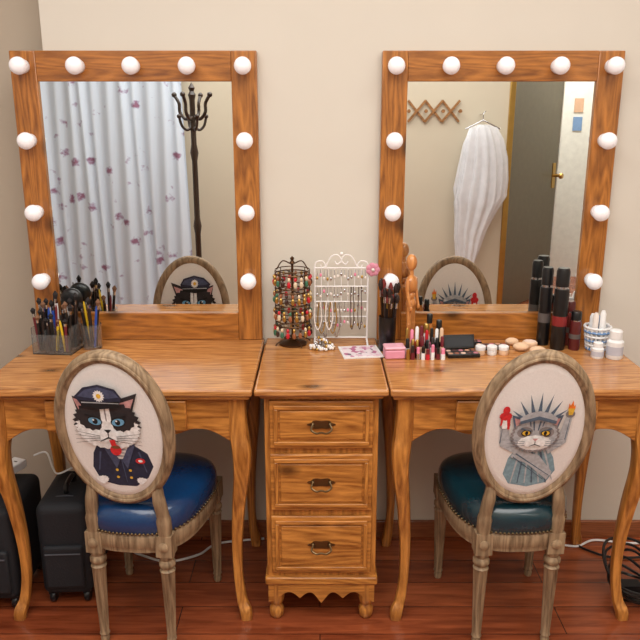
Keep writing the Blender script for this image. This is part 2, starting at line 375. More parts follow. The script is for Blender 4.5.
# ---------------------------------------------------------------- chairs
def chair(loc,rz,leather,art):
    T=E('oval_back_chair',loc,rz)
    def outline(s=1.0,n=56):
        o=[]
        for k in range(n):
            a=2*pi*k/n; c,s_=math.cos(a),math.sin(a); e=3.0
            rr=(abs(c)**e+abs(s_)**e)**(-1/e)
            y=s_*rr; x=c*rr; hw=0.150+0.035*(y+1)/2*1.3
            o.append((x*hw*s,y*0.195*s+0.0))
        return o
    def layers(spec,mat,g):
        n=56;vs=[];fs=[]
        for z,s in spec:
            for x,y in outline(s): vs.append((x,y,z))
        for i in range(len(spec)-1):
            for k in range(n): fs.append((i*n+k,i*n+(k+1)%n,(i+1)*n+(k+1)%n,(i+1)*n+k))
        fs.append(tuple(range(n))[::-1]); fs.append(tuple((len(spec)-1)*n+k for k in range(n)))
        g.add(vs,fs,mat)
    g=MB(); layers([(0.310,0.97),(0.313,0.985),(0.325,0.985),(0.328,0.995),(0.358,0.995),(0.362,0.985),(0.366,0.97)],chair_w,g); g.done('seat_rail',T)
    g=MB(); layers([(0.366,0.975),(0.372,0.995),(0.395,1.005),(0.415,0.995),(0.43,0.96),(0.442,0.88),(0.450,0.74),(0.456,0.5),(0.458,0.2)],leather,g); g.done('seat_cushion',T,ang=80)
    g=MB()
    for x,y in outline(1.0,90): g.ell((x,y,0.371),0.0042,bronze,seg=8,rings=5)
    g.done('nail_trim',T)
    i=0
    for sx,yy,xx in((-1,-0.165,0.10),(1,-0.165,0.10),(-1,0.155,0.15),(1,0.155,0.15)):
        i+=1; g=MB()
        g.box(sx*xx-0.023,sx*xx+0.023,yy-0.023,yy+0.023,0.300,0.364,chair_w)
        g.lathe([(0.011,0),(0.013,0.012),(0.010,0.02),(0.0145,0.026),(0.0125,0.034),(0.0135,0.04),(0.021,0.245),(0.022,0.25),(0.015,0.256),(0.023,0.266),(0.023,0.276),(0.017,0.284),(0.022,0.292),(0.022,0.302)],chair_w,(sx*xx,yy,0),seg=48,fl=(8,0.036,0.249,0.22))
        g.lathe([(0.014,0),(0.014,0.003),(0.006,0.006),(0.002,0.007)],chair_w,M=Matrix.Translation((sx*xx,yy-0.023,0.332))@Matrix.Rotation(pi/2,4,'X'),seg=16)
        g.done('leg_%d'%i,T,bevel=0)
    A=0.142; B=0.218
    lean=math.radians(11)
    M=Matrix.Translation((0,-0.212,0.684))@Matrix.Rotation(lean,4,'X')
    g=MB(); ring=[(A*math.cos(2*pi*k/72),0,B*math.sin(2*pi*k/72)) for k in range(72)]
    g.sweep(ring,0.0165,chair_w,seg=14,closed=True,ref=(0,1,0),n=2.6,M=M)
    ring=[(A*math.cos(2*pi*k/72),-0.015,B*math.sin(2*pi*k/72)) for k in range(72)]
    g.sweep(ring,0.0055,chair_w,seg=8,closed=True,M=M)
    g.done('oval_frame',T)
    g=MB()
    for sx in(-1,1):
        e=M@Vector((sx*A*math.cos(math.radians(52)),0,-B*math.sin(math.radians(52))))
        g.sweep(cat([(sx*0.10,-0.168,0.355),(sx*0.100,-0.176,0.42),(sx*0.094,-0.184,0.475),(e.x,e.y,e.z)],6),[0.019]*6+[0.016]*7+[0.015]*6,chair_w,seg=12,ref=(1,0,0),n=3)
    g.done('back_posts',T)
    cream=pbr('cream_linen',(234,229,225),0.85,bump=0.4,nscale=200,noise=0.03)
    g=MB(); a_,b_=A-0.012,B-0.012; sp=[(-0.013,0.90),(-0.0125,0.94),(-0.009,0.985),(0,1.0),(0.009,0.985),(0.0125,0.94),(0.013,0.90)]
    vs=[];fs=[];n=64
    for y,s in sp:
        for k in range(n): vs.append((a_*s*math.cos(2*pi*k/n),y,b_*s*math.sin(2*pi*k/n)))
    for i in range(len(sp)-1):
        for k in range(n): fs.append((i*n+k,i*n+(k+1)%n,(i+1)*n+(k+1)%n,(i+1)*n+k))
    fs.append(tuple(range(n))); fs.append(tuple((len(sp)-1)*n+k for k in range(n))[::-1])
    g.add(vs,fs,cream,M); g.done('back_cushion',T)
    g=MB()
    for side in(-1,1):
        for li,(poly,mat) in enumerate(art):
            vs=[]
            for u,v in poly:
                u*=0.01;v*=0.01
                q=math.hypot(u/(a_*0.9),v/(b_*0.9))
                if q>0.985: u*=0.985/q; v*=0.985/q
                vs.append((u if side<0 else -u, side*(0.0132+0.00022*(li+1)), v))
            g.add(vs,[tuple(range(len(vs)))],mat,M)
    g.done('printed_cat',T)
def el(cx,cy,rx,ry,rot=0,n=28,jag=0,jn=14):
    o=[];c,s=math.cos(math.radians(rot)),math.sin(math.radians(rot))
    n=max(n,jn*2) if jag else n
    for k in range(n):
        a=2*pi*k/n; f=1+(jag if k%2 else 0)
        x=rx*f*math.cos(a);y=ry*f*math.sin(a); o.append((cx+x*c-y*s,cy+x*s+y*c))
    return o
def ln(x0,y0,x1,y1,w):
    dx,dy=x1-x0,y1-y0;l=math.hypot(dx,dy) or 1;nx,ny=-dy/l*w/2,dx/l*w/2
    return [(x0+nx,y0+ny),(x0-nx,y0-ny),(x1-nx*.5,y1-ny*.5),(x1+nx*.5,y1+ny*.5)]
def ink(n,rgb): return pbr('ink_'+n,rgb,0.8,noise=0.2,nscale=110)
navy=ink('navy',(38,40,62)); navy2=ink('navy_light',(72,78,106)); dkg=ink('charcoal',(44,38,40)); grey=ink('grey',(136,128,128)); wht=ink('white',(242,240,238)); blk=ink('black',(20,18,20)); redi=ink('red',(206,40,44)); yel=ink('yellow',(226,180,60)); blue=ink('eyeblue',(110,165,200)); pnk=ink('pinkskin',(200,150,148)); lgrey=ink('silver',(176,178,182)); steel=ink('steel_blue',(84,100,118)); teal=ink('teal',(126,154,166)); orange=ink('orange',(232,120,36)); brown=ink('brown',(120,74,44))
def sailor():
    A=[]
    A.append(([(-4.6,-3),(-6.4,-6.5),(-7.2,-11),(-5.6,-15.6),(-1,-16.8),(4,-16.8),(8.2,-14.8),(9.4,-10),(8.3,-6),(4.5,-3.2)],navy))
    A.append((ln(-4.4,-6,-5.6,-12,.5),navy2)); A.append((ln(6.0,-5.5,7.4,-12,.5),navy2)); A.append((ln(1.0,-8,1.6,-15.6,.3),navy2))
    A.append(([(-2.4,-3),(0,-8),(1.6,-8),(4.0,-3)],wht))
    for k in range(4): A.append((ln(-1.6+k*.4,-4.0-k*1.0,3.2-k*.45,-4.0-k*1.0,.35),navy2))
    A.append(([(-3.8,-3),(-.6,-11),(.6,-8.4),(-2.2,-3)],navy2)); A.append(([(5.4,-3),(2.4,-11),(1.2,-8.4),(3.8,-3)],navy2))
    for yy in(-11.5,-13.8): A.append((el(-.6,yy,.4,.4),yel)); A.append((el(3.0,yy,.4,.4),yel))
    A.append((el(6.2,-8.2,1.3,.9),redi)); A.append((el(6.2,-8.2,.6,.4),wht))
    A.append((el(-5.2,-15.0,1.9,1.2,25,jag=.12),wht)); A.append((el(6.4,-15.0,1.9,1.2,-25,jag=.12),wht))
    A.append(([(-8.0,4),(-10.0,12.2),(-3.6,9.4)],dkg)); A.append(([(5.4,5),(8.0,12.6),(1.4,10)],dkg))
    A.append(([(-7.6,6),(-9.0,10.6),(-5.2,8.8)],pnk)); A.append(([(5.0,6),(7.0,11),(2.8,9.4)],pnk))
    # black and white face
    A.append((el(-1.0,3.2,8.3,6.9,0,jag=.10,jn=30),dkg)); A.append((el(-1.0,1.6,8.0,5.6,0,jag=.10,jn=32),wht))
    A.append((el(-1.0,0,7.2,4.4,0,jag=.08,jn=24),wht))
    A.append((el(-4.7,5.0,3.7,3.7,20,jag=.12),dkg)); A.append((el(2.7,5.0,3.7,3.7,-20,jag=.12),dkg))
    A.append(([(-2.2,9),(.2,9),(.4,3.2),(.8,.8),(-2.8,.8),(-2.4,3.2)],wht)); A.append((ln(-1,9,-1,4,.5),grey))
    A.append((el(-4.1,4.0,2.0,1.4,-14),blk)); A.append((el(-4.1,3.9,1.7,1.1,-14),blue)); A.append((el(-4.0,3.9,.7,.85),blk)); A.append((el(-4.4,4.3,.25,.25),wht))
    A.append((el(2.1,4.0,2.0,1.4,14),blk)); A.append((el(2.1,3.9,1.7,1.1,14),blue)); A.append((el(2.0,3.9,.7,.85),blk)); A.append((el(1.7,4.3,.25,.25),wht))
    A.append((ln(-6.4,5.9,-2.4,4.9,.6),blk)); A.append((ln(4.4,5.9,.4,4.9,.6),blk))
    A.append((el(-2.7,-.7,2.3,1.7,10),wht)); A.append((el(.8,-.7,2.3,1.7,-10),wht))
    A.append(([(-2.0,1.6),(0,1.6),(-1,.4)],blk))
    A.append((ln(-1,.5,-1,-1.0,.3),blk)); A.append((ln(-1,-.8,-3.4,-2.1,.45),blk)); A.append((ln(-1,-.8,1.4,-2.1,.45),blk))
    for s in(-1,1):
        for k in range(4): A.append((ln(s*2.2-1,-.4-.4*k,s*8.8-1,.9-1.2*k,.16),dkg))
    A.append(([(-.9,-1.4),(.6,-1.2),(.9,-4.2),(-.2,-4.6)],redi)); A.append((el(.5,-4.4,1.5,1.7,0),redi)); A.append((el(.6,-3.5,1.2,.5,0),brown))
    A.append(([(-6.6,9.0),(-8.0,11.6),(-5.4,14.2),(-1.4,15.2),(2.8,14.0),(4.2,11.6),(3.2,9.0),(-1.6,8.6)],navy))
    A.append(([(-7.2,11.6),(-5.0,13.6),(-1.4,14.5),(2.4,13.4),(3.6,11.7),(-1.6,10.9)],navy2))
    A.append(([(-6.6,8.8),(-6.8,10.6),(-1.6,10.0),(3.6,10.6),(3.2,8.8),(-1.6,8.0)],blk)); A.append((ln(-6.4,9.9,3.4,9.9,.35),lgrey))
    A.append((el(-1.6,11.9,1.2,1.4,0,jag=.3,jn=8),wht)); A.append((el(-1.6,11.9,.6,.7),yel))
    return A
def liberty():
    A=[]
    A.append(([(-4,-4.5),(-6.0,-8),(-6.8,-13),(-5,-16.2),(0,-17.3),(5,-16),(7.0,-12),(6,-8),(4.2,-4.5)],teal))
    for k in range(7):
        x=-6+2*k; A.append((ln(x*.5,-4.8,x*.95+1.2,-16,.6),steel if k%2 else lgrey))
    A.append(([(-4.5,-5),(2,-7),(6.2,-12.5),(5,-15),(-1,-9.5),(-5.5,-7.5)],lgrey)); A.append((ln(-4.4,-6.2,5.5,-13.6,.4),steel)); A.append((ln(-4.8,-7.4,4.0,-14.8,.3),steel))
    A.append(([(-4.2,-6.5),(-8.6,-4.0),(-9.2,2.0),(-7.2,2.2),(-6.2,-2.0),(-3.0,-4.0)],lgrey)); A.append((el(-8.1,2.6,1.4,1.3),grey)); A.append((ln(-8.8,-3,-8.6,1.6,.25),steel))
    A.append(([(4.2,-6.5),(8.4,-3),(9.0,5.4),(7.4,5.4),(6.2,-1.5),(3.0,-4)],lgrey)); A.append((el(8.3,5.8,1.2,1.1),grey)); A.append((ln(8.0,-2,8.4,4.6,.25),steel))
    A.append(([(-8.8,1.6),(-7.6,1.6),(-7.0,4.6),(-9.4,4.6)],wht)); A.append((el(-8.2,5.4,1.5,1.2,0,jag=.12,jn=9),redi)); A.append((ln(-7.4,5,-7.1,1.4,1.0),redi)); A.append((ln(-9.0,5,-9.2,2.6,.7),redi)); A.append((el(-8.2,7.2,.9,1.2),redi))
    A.append(([(7.8,5.6),(8.8,5.6),(9.2,7.6),(7.4,7.6)],yel)); A.append(([(7.4,7.6),(9.2,7.6),(9.1,8.8),(8.8,8.2),(8.4,10.0),(7.9,8.4),(7.5,9.2)],orange))
    A.append(([(-5.4,1),(-6.6,5.8),(-2.6,4.6)],steel)); A.append(([(5.4,1),(6.6,5.8),(2.4,4.6)],steel))
    A.append(([(-5.2,2.2),(-5.9,4.9),(-3.6,4.2)],pnk)); A.append(([(5.2,2.2),(5.9,4.8),(3.4,4.2)],pnk))
    A.append((el(0,-.4,6.0,5.1,0,jag=.08,jn=28),grey)); A.append((el(0,-.4,5.5,4.6,0,jag=.06,jn=26),lgrey))
    A.append((el(-2.8,.6,2.0,1.6,10),grey)); A.append((el(2.8,.6,2.0,1.6,-10),grey)); A.append((el(0,-2.6,4.2,2.2,0,jag=.08),wht))
    A.append((ln(-.9,4.0,-.5,1.2,.5),steel)); A.append((ln(.9,4.0,.5,1.2,.5),steel)); A.append((ln(-1.8,3.9,-1.5,2.4,.4),steel)); A.append((ln(1.8,3.9,1.5,2.4,.4),steel))
    for s in(-1,1):
        A.append((el(s*2.5,.5,1.25,.95,-12*s),blk)); A.append((el(s*2.5,.5,1.0,.7),yel)); A.append((el(s*2.4,.5,.4,.65),blk)); A.append((ln(s*4.0,1.9,s*1.1,1.1,.4),steel))
        for k in range(3): A.append((ln(s*1.8,-2.3-.4*k,s*7.2,-1.4-1.2*k,.15),steel))
    A.append((el(-1.2,-2.4,1.6,1.2,8),wht)); A.append((el(1.2,-2.4,1.6,1.2,-8),wht)); A.append(([(-.8,-1.0),(.8,-1.0),(0,-1.9)],pnk))
    A.append((ln(0,-1.9,0,-2.9,.22),blk)); A.append((ln(0,-2.8,-1.5,-3.4,.28),blk)); A.append((ln(0,-2.8,1.5,-3.4,.28),blk))
    for k in range(7):
        a=math.radians(90+(k-3)*22); c,s=math.cos(a),math.sin(a)
        A.append(([(c*3.9-s*.6,3.8+s*2.6+c*.6),(c*3.9+s*.6,3.8+s*2.6-c*.6),(c*7.8,4.4+s*8.6)],steel))
    A.append(([(-4.6,3.8),(-4.8,5.4),(-2.6,7.0),(0,7.5),(2.6,7.0),(4.8,5.4),(4.6,3.8),(0,5.0)],lgrey)); A.append(([(-4.6,3.6),(-4.7,4.5),(0,6.0),(4.7,4.5),(4.6,3.6),(0,4.9)],steel))
    return A
blue_l=pbr('blue_leather',(14,56,100),0.25,coat=0.5,noise=0.1,nscale=120,bump=0.25)
teal_l=pbr('teal_leather',(10,48,58),0.25,coat=0.5,noise=0.1,nscale=120,bump=0.25)
chair((-0.503,-0.372,0),math.radians(-7),blue_l,sailor())
chair((0.544,-0.368,0),math.radians(2),teal_l,liberty())
# ---------------------------------------------------------------- table top items
Z=0.7502
cb=pbr('pen_blue',(40,80,170),0.35); cy=pbr('pen_yellow',(230,190,40),0.35); cg=pbr('pen_green',(60,150,110),0.35); cw=white; cm=pbr('pen_maroon',(110,30,40),0.35); cd=pbr('brush_dark',(40,28,26),0.4); skin=pbr('beige_sponge',(226,190,156),0.9,bump=.3)
brist=pbr('bristle_brown',(120,84,60),.9); bristb=pbr('bristle_black',(34,28,28),.9)
def sticks_in(g,cx,cy_,r,sticks,z0=0.008):
    for i,(col,hh) in enumerate(sticks):
        a=i*2.4+cx*40
        B_=Vector((cx+r*.35*math.cos(a),cy_+r*.35*math.sin(a),z0)); T_=Vector((cx+r*1.0*math.cos(a),cy_+r*.6*math.sin(a),hh)); rad=0.0038 if i%2 else 0.0050
        g.sweep([B_,B_.lerp(T_,.78)],rad,col,seg=8)
        if i%2==0:
            g.sweep([B_.lerp(T_,.78),B_.lerp(T_,.86)],rad*.95,chrome,seg=8); g.sweep([B_.lerp(T_,.86),B_.lerp(T_,.94),T_],[rad*.9,rad*1.7,rad*.4],bristb if i%3 else brist,seg=8)
        else: g.sweep([B_.lerp(T_,.78),B_.lerp(T_,.92),T_],[rad,rad*.9,rad*.3],col,seg=8)
T=E('acrylic_pen_organizer',(-0.828,-0.115,Z),math.radians(-6)); g=MB()
W_,D_,H_=0.062,0.045,0.085; th=0.0022
g.box(-W_,W_,-D_,D_,0,0.003,glass)
g.box(-W_,W_,-D_,-D_+th,0.003,H_*.75,glass); g.box(-W_,W_,D_-th,D_,0.003,H_*1.15,glass)
g.box(-W_,-W_+th,-D_+th,D_-th,0.003,H_,glass); g.box(W_-th,W_,-D_+th,D_-th,0.003,H_,glass)
g.box(-W_+th,W_-th,-.001,.001,0.003,H_,glass); g.box(-.021,-.019,-D_+th,D_-th,0.003,H_*.9,glass); g.box(.019,.021,-D_+th,D_-th,0.003,H_*.9,glass)
g.done('box',T)
g=MB(); cols_=[black,cb,cd,black,black,cd,cm,black,cw,cd,cy,black,black]
q=0
for ix in(-.041,0,.041):
    for iy in(-.022,.022):
        st=[]
        for k in range(5): st.append((cols_[(q*5+k*3)%13],random.uniform(.105,.165)+(0.03 if iy>0 else 0)))
        q+=1; sticks_in(g,ix,iy,.020,st)
g.done('pens_and_brushes',T)
T=E('pen_cup',(-0.728,-0.085,Z)); g=MB(); r=.032; h=.08
g.lathe([(r*.9,0),(r*.92,0.003),(r,h),(r-0.003,h),(r*.92-0.003,0.006),(0.001,0.006)],glass,seg=28); g.done('clear_cup',T)
g=MB(); sticks_in(g,0,0,.029,[(black,.16),(cy,.15),(cd,.17),(cm,.13),(black,.15),(cb,.14),(cd,.13)]); g.done('pens',T)
hb=E('hair_brush',(-0.80,-0.030,Z)); g=MB()
g.lathe([(0.022,0),(0.024,0.004),(0.024,0.02),(0.014,0.05),(0.014,0.11),(0.012,0.12)],black,seg=20,sy=.7); g.ell((0.0,0,0.15),(0.036,0.016,0.034),black)
g.done('brush_body',hb)
# rotating earring stand
T=E('rotating_earring_stand',(-0.088,-0.045,Z)); g=MB()
g.lathe([(0.045,0),(0.045,0.006),(0.02,0.012),(0.006,0.02),(0.004,0.05),(0.004,0.262),(0.010,0.268),(0.004,0.276),(0.007,0.284),(0.001,0.29)],rack_dark,seg=24)
for zz in(0.07,0.125,0.18,0.235):
    g.sweep([(0.055*math.cos(2*pi*k/32),0.055*math.sin(2*pi*k/32),zz) for k in range(32)],0.0022,rack_dark,seg=6,closed=True)
    g.sweep([(0.055*math.cos(2*pi*k/32),0.055*math.sin(2*pi*k/32),zz+0.012) for k in range(32)],0.0016,rack_dark,seg=6,closed=True)
    for k in range(4): a=k*pi/2+.4; g.sweep([(0,0,zz),(0.055*math.cos(a),0.055*math.sin(a),zz)],0.0018,rack_dark,seg=6)
for k in range(8): a=k*pi/4; g.sweep([(0.055*math.cos(a),0.055*math.sin(a),0.07),(0.055*math.cos(a),0.055*math.sin(a),0.247)],0.0014,rack_dark,seg=6)
g.sweep(cat([(-0.05,0,0.247),(-0.03,0,0.275),(0,0,0.265),(0.03,0,0.275),(0.05,0,0.247)],6),0.002,rack_dark,seg=6)
for k in range(4): a=k*pi/2; g.sweep(cat([(0.004,0,0.02),(0.03,0,0.022),(0.055,0,0.01),(0.062,0,0.003)],4),0.0025,rack_dark,seg=6,M=Matrix.Rotation(a+.5,4,'Z'))
g.done('stand',T)
g=MB(); cols=[gold,red,pbr('bead_brown',(150,90,56),.3),gold,pbr('bead_green',(60,110,84),.3),pbr('bead_black',(60,36,30),.2),gold,pbr('bead_cream',(220,200,170),.3)]
for zz in(0.07,0.125,0.18,0.235):
    for k in range(18):
        a=2*pi*k/18+zz*9; c=random.choice(cols); x_,y_=0.058*math.cos(a),0.058*math.sin(a)
        g.ell((x_,y_,zz-0.010),(0.0050,0.0045,0.007),c,seg=8,rings=5); g.ell((x_,y_,zz-0.027),(0.006,0.003,0.011),random.choice(cols),seg=8,rings=5)
g.done('earrings',T)
# white jewelry rack
T=E('jewelry_rack',(0.068,-0.035,Z)); g=MB(); wm=pbr('white_enamel',(238,234,232),0.35)
h=0.085
for sx in(-1,1):
    g.sweep([(sx*h,0,0.004),(sx*h,0,0.25)],0.0028,wm,seg=8)
    g.sweep(cat([(sx*h,-0.04,0.003),(sx*h,-0.02,0.012),(sx*h,0,0.014),(sx*h,0.02,0.012),(sx*h,0.03,0.003)],5),0.003,wm,seg=8)
    g.sweep(cat([(sx*h,0,0.25),(sx*h*.95,0,0.268),(sx*h*.72,0,0.272),(sx*h*.6,0,0.258),(sx*h*.72,0,0.250),(sx*h*.78,0,0.260)],6),0.0022,wm,seg=8)
    g.sweep(cat([(sx*h*.6,0,0.25),(sx*h*.4,0,0.285),(sx*h*.15,0,0.292),(0.0,0,0.275),(sx*h*.15,0,0.262),(sx*h*.25,0,0.272)],6),0.0022,wm,seg=8)
for zz in(0.02,0.09,0.14,0.19,0.25): g.sweep([(-h,0,zz),(h,0,zz)],0.0022,wm,seg=8)
for k in range(9): xx=-h+2*h*k/8; g.sweep([(xx,0,0.14),(xx,0,0.25)],0.0013,wm,seg=6)
g.ell((0,0,0.296),0.006,wm); g.done('wire_frame',T)
g=MB(); pearls=pbr('pearl',(232,222,214),.25); ec=[pearls,chrome,gold,pink,pearls,chrome]
for zz in(0.09,0.14,0.19,0.245):
    for k in range(15):
        xx=-h+0.008+(2*h-.016)*k/14; l=random.uniform(.012,.032)
        c=random.choice(ec); g.sweep([(xx,-0.004,zz),(xx,-0.004,zz-l)],0.0008,chrome,seg=5); g.ell((xx,-0.004,zz-l),(0.004,0.003,0.006),c,seg=8,rings=5)
for k in range(6):
    xx=-h+0.01+0.012*k; d_=0.09+0.012*(k%3)
    g.sweep(cat([(xx-.008,-0.008,0.14),(xx-.012,-0.014,0.14-d_*.6),(xx,-0.018,0.14-d_),(xx+.012,-0.014,0.14-d_*.6),(xx+.008,-0.008,0.14)],5),0.002,[pearls,gold,chrome][k%3],seg=6)
for xx in(0.035,0.06): g.sweep(cat([(xx-.004,-0.006,0.19),(xx-.006,-0.01,0.09),(xx,-0.012,0.05),(xx+.006,-0.01,0.09),(xx+.004,-0.006,0.19)],5),0.0013,rack_dark,seg=5)
g.done('hanging_jewelry',T)
g=MB()
pp=pbr('dusty_pink',(214,140,160),.5)
for k in range(7): a=2*pi*k/7; g.ell((0.100+0.013*math.cos(a),-0.006,0.246+0.013*math.sin(a)),(0.010,0.005,0.010),pp,seg=10,rings=6)
g.ell((0.100,-0.012,0.246),0.006,pearls,seg=10,rings=6); g.sweep([(0.085,0,0.246),(0.1,-0.004,0.246)],.002,wm,seg=6); g.done('pink_flower_clip',T)
T=E('necklace_pile',(0.006,-0.10,Z)); g=MB()
for k in range(80):
    a=random.uniform(0,2*pi); r_=.034*math.sqrt(random.random()); g.ell((r_*math.cos(a)*1.2,r_*math.sin(a)*.7,0.0055+0.045*(1-r_/.034)*random.random()),0.0055,random.choice([pearls,gold,chrome,wm]),seg=8,rings=5)
g.done('beads',T)
# leaflet
lf=bpy.data.materials.new('leaflet_print'); lf.use_nodes=True; nt=lf.node_tree; b=nt.nodes['Principled BSDF']
tc=nt.nodes.new('ShaderNodeTexCoord'); v=nt.nodes.new('ShaderNodeTexVoronoi'); v.inputs['Scale'].default_value=75; r=nt.nodes.new('ShaderNodeValToRGB')
cr_=r.color_ramp; cr_.interpolation='CONSTANT'; cr_.elements[0].color=L3(180,100,140); cr_.elements[1].position=.42; cr_.elements[1].color=L3(232,220,226); e=cr_.elements.new(.25); e.color=L3(216,180,196); e=cr_.elements.new(.8); e.color=L3(120,100,124)
nt.links.new(tc.outputs['Object'],v.inputs['Vector']); nt.links.new(v.outputs['Color'],r.inputs['Fac']); nt.links.new(r.outputs['Color'],b.inputs['Base Color']); b.inputs['Roughness'].default_value=.35
T=E('leaflet',(0.127,-0.135,Z),math.radians(8)); g=MB(); g.box(-0.062,0.062,-0.058,0.058,0,0.004,white); g.box(-0.055,0.055,-0.052,0.052,0.004,0.0048,lf); g.done('pages',T)
T=E('pink_box',(0.228,-0.180,Z),math.radians(5)); g=MB(); g.box(-0.031,0.031,-0.024,0.024,0,0.028,pbr('pink_body',(226,150,172),.4)); g.done('box_body',T,bevel=0.004); g=MB(); g.box(-0.032,0.032,-0.025,0.025,0.0285,0.038,pbr('pink_lid',(238,178,194),.35)); g.done('box_lid',T,bevel=0.004)
T=E('makeup_brush_holder',(0.212,-0.105,Z)); g=MB(); g.lathe([(0.024,0),(0.026,0.004),(0.028,0.11),(0.025,0.11),(0.023,0.008),(0.001,0.008)],black,seg=28); g.done('cup',T)
g=MB()
for k in range(16):
    a=k*2.4; q=.4+.6*(k%3)/2; B_=Vector((0.012*math.cos(a),0.012*math.sin(a),0.01)); T_=Vector((0.036*q*math.cos(a),0.020*q*math.sin(a),.18+.012*(k%5)))
    g.sweep([B_,B_.lerp(T_,.75)],0.003,cd if k%2 else rack_dark,seg=8); g.sweep([B_.lerp(T_,.75),B_.lerp(T_,.85)],0.0042,chrome if k%3 else gold,seg=8)
    g.sweep([B_.lerp(T_,.85),B_.lerp(T_,.93),T_],[.0045,.008,.003],cd if k%3 else pbr('bristle_red',(120,40,36),.8),seg=10)
g.done('brushes',T)
T=E('wooden_mannequin',(0.285,-0.098,Z),1.0); g=MB(); mw=wood('mannequin_wood',(176,106,50),(218,150,86),'z',knots=False)
g.lathe([(0.030,0),(0.030,0.01),(0.025,0.014),(0.004,0.016),(0.004,0.13)],mw,seg=24)
g.ell((0,0,0.150),(0.022,0.016,0.018),mw); g.ell((0,0,0.176),(0.015,0.012,0.014),mw); g.ell((0,0,0.212),(0.026,0.018,0.030),mw); g.lathe([(0.007,0.238),(0.006,0.256)],mw,seg=10); g.ell((0,0.002,0.280),(0.017,0.018,0.026),mw)
for sx in(-1,1):
    g.sweep(cat([(sx*0.024,0,0.228),(sx*0.029,0,0.20),(sx*0.028,-0.004,0.178)],4),[.0075]*5+[.006]*4,mw); g.ell((sx*0.028,-0.004,0.175),.0065,mw); g.sweep([(sx*0.028,-0.004,0.175),(sx*0.026,-0.012,0.146)],[.006,.0045],mw); g.ell((sx*.026,-0.013,.138),(.005,.006,.01),mw)
    g.sweep([(sx*0.011,0,0.142),(sx*0.014,-0.002,0.088)],[.0105,.007],mw); g.ell((sx*.014,-0.002,.085),.0078,mw); g.sweep([(sx*0.014,-0.002,0.085),(sx*0.014,0.0,0.03)],[.0078,.005],mw); g.ell((sx*.014,-0.004,.023),(.007,.013,.007),mw)
g.done('figure',T)
T=E('lipstick_set',(0.320,-0.178,Z)); g=MB(); cc=[black,red,gold,pink,white,cd,black,cm,chrome,skin]
for i in range(8):
    for j in range(3):
        x_=-0.052+0.0152*i+random.uniform(-.001,.001); y_=-0.026+0.020*j+random.uniform(-.002,.002)
        h_=random.uniform(.032,.048)+.024*j; r_=random.uniform(.0058,.0070); c=random.choice(cc); c2=random.choice(cc)
        g.lathe([(r_,0),(r_,h_*.5)],c,(x_,y_,0),seg=14); g.lathe([(r_*.85,h_*.5),(r_*.85,h_*.95),(r_*.5,h_)],c2,(x_,y_,0),seg=14)
g.done('tubes',T)
for (x_,y_,h_,c1,c2) in((0.345,-0.105,.075,pbr('amber',(190,120,60),.2),black),(0.372,-0.125,.06,black,black),(0.332,-0.13+0.0,.05,white,gold) ):
    T=E('cosmetic_bottle',(x_,y_,Z)); g=MB(); g.lathe([(0.010,0),(0.0115,0.004),(0.0115,h_),(0.008,h_+.01),(0.008,h_+.014)],c1,seg=20); g.lathe([(0.009,h_+.014),(0.009,h_+.04),(0.007,h_+.043)],c2,seg=20); g.done('bottle',T)
def palette(x,y,w,d,rz,name='eyeshadow_palette',lid=True):
    T=E(name,(x,y,Z),rz); g=MB(); g.box(-w/2,w/2,-d/2,d/2,0,0.012,black)
    ML=Matrix.Translation((0,d/2+.0045,0.012))@Matrix.Rotation(math.radians(-22),4,'X')
    if lid: g.box(-w/2,w/2,-0.004,0.004,0,d*.8,black,ML)
    g.done('case',T,bevel=0.0015); g=MB(); n_=5
    pc=[pbr('shadow_a',(200,150,120),.7),pbr('shadow_b',(150,90,70),.7),pbr('shadow_c',(226,190,170),.7),pbr('shadow_d',(90,60,56),.7),pbr('shadow_e',(190,120,130),.7)]
    for i in range(n_):
        for j in range(2): g.lathe([(min(w/n_,d/2)*.40,0.012),(min(w/n_,d/2)*.40,0.0128)],pc[(i+j*2)%5],(-w/2+w/n_*(i+.5),-d/4+d/2*j,0),seg=16)
    if lid: g.box(-w/2+.006,w/2-.006,-0.0046,-0.004,0.006,d*.8-.006,pbr('dark_glass',(40,44,50),.25),ML)
    g.done('pans',T)
palette(0.440,-0.165,0.10,0.055,0.1); palette(0.435,-0.092,0.075,0.028,-0.05,lid=False); palette(0.550,-0.095,0.10,0.04,0.08,lid=False); palette(0.486,-0.045,0.075,0.035,0.0,lid=False)
T=E('cream_jar',(0.535,-0.155,Z))
for i,x_ in enumerate((-0.036,0.0,0.036)):
    g=MB(); g.lathe([(0.0135,0),(0.015,0.003),(0.015,0.014),(0.0125,0.016)],skin if i!=1 else white,(x_,0,0),seg=20); g.lathe([(0.0155,0.016),(0.016,0.018),(0.016,0.027),(0.014,0.029)],white,(x_,0,0),seg=20); g.done('jar_%d'%(i+1),T)
def puff(x,y,rx,ry,rz_):
    T=E('makeup_sponge',(x,y,Z)); g=MB(); g.ell((0,0,rz_),(rx,ry,rz_),skin,seg=20,rings=12); g.done('sponge',T)
puff(0.636,-0.115,.026,.020,.013); puff(0.678,-0.155,.026,.020,.013); puff(0.622,-0.055,.022,.016,.012)
T=E('powder_compact',(0.678,-0.065,Z)); g=MB(); g.lathe([(0.022,0),(0.024,0.003),(0.024,0.012),(0.021,0.015)],skin,seg=28); g.lathe([(0.018,0.015),(0.018,0.0165),(0.0,0.017)],pbr('powder_pink',(240,214,196),.7),seg=28); g.done('compact',T)
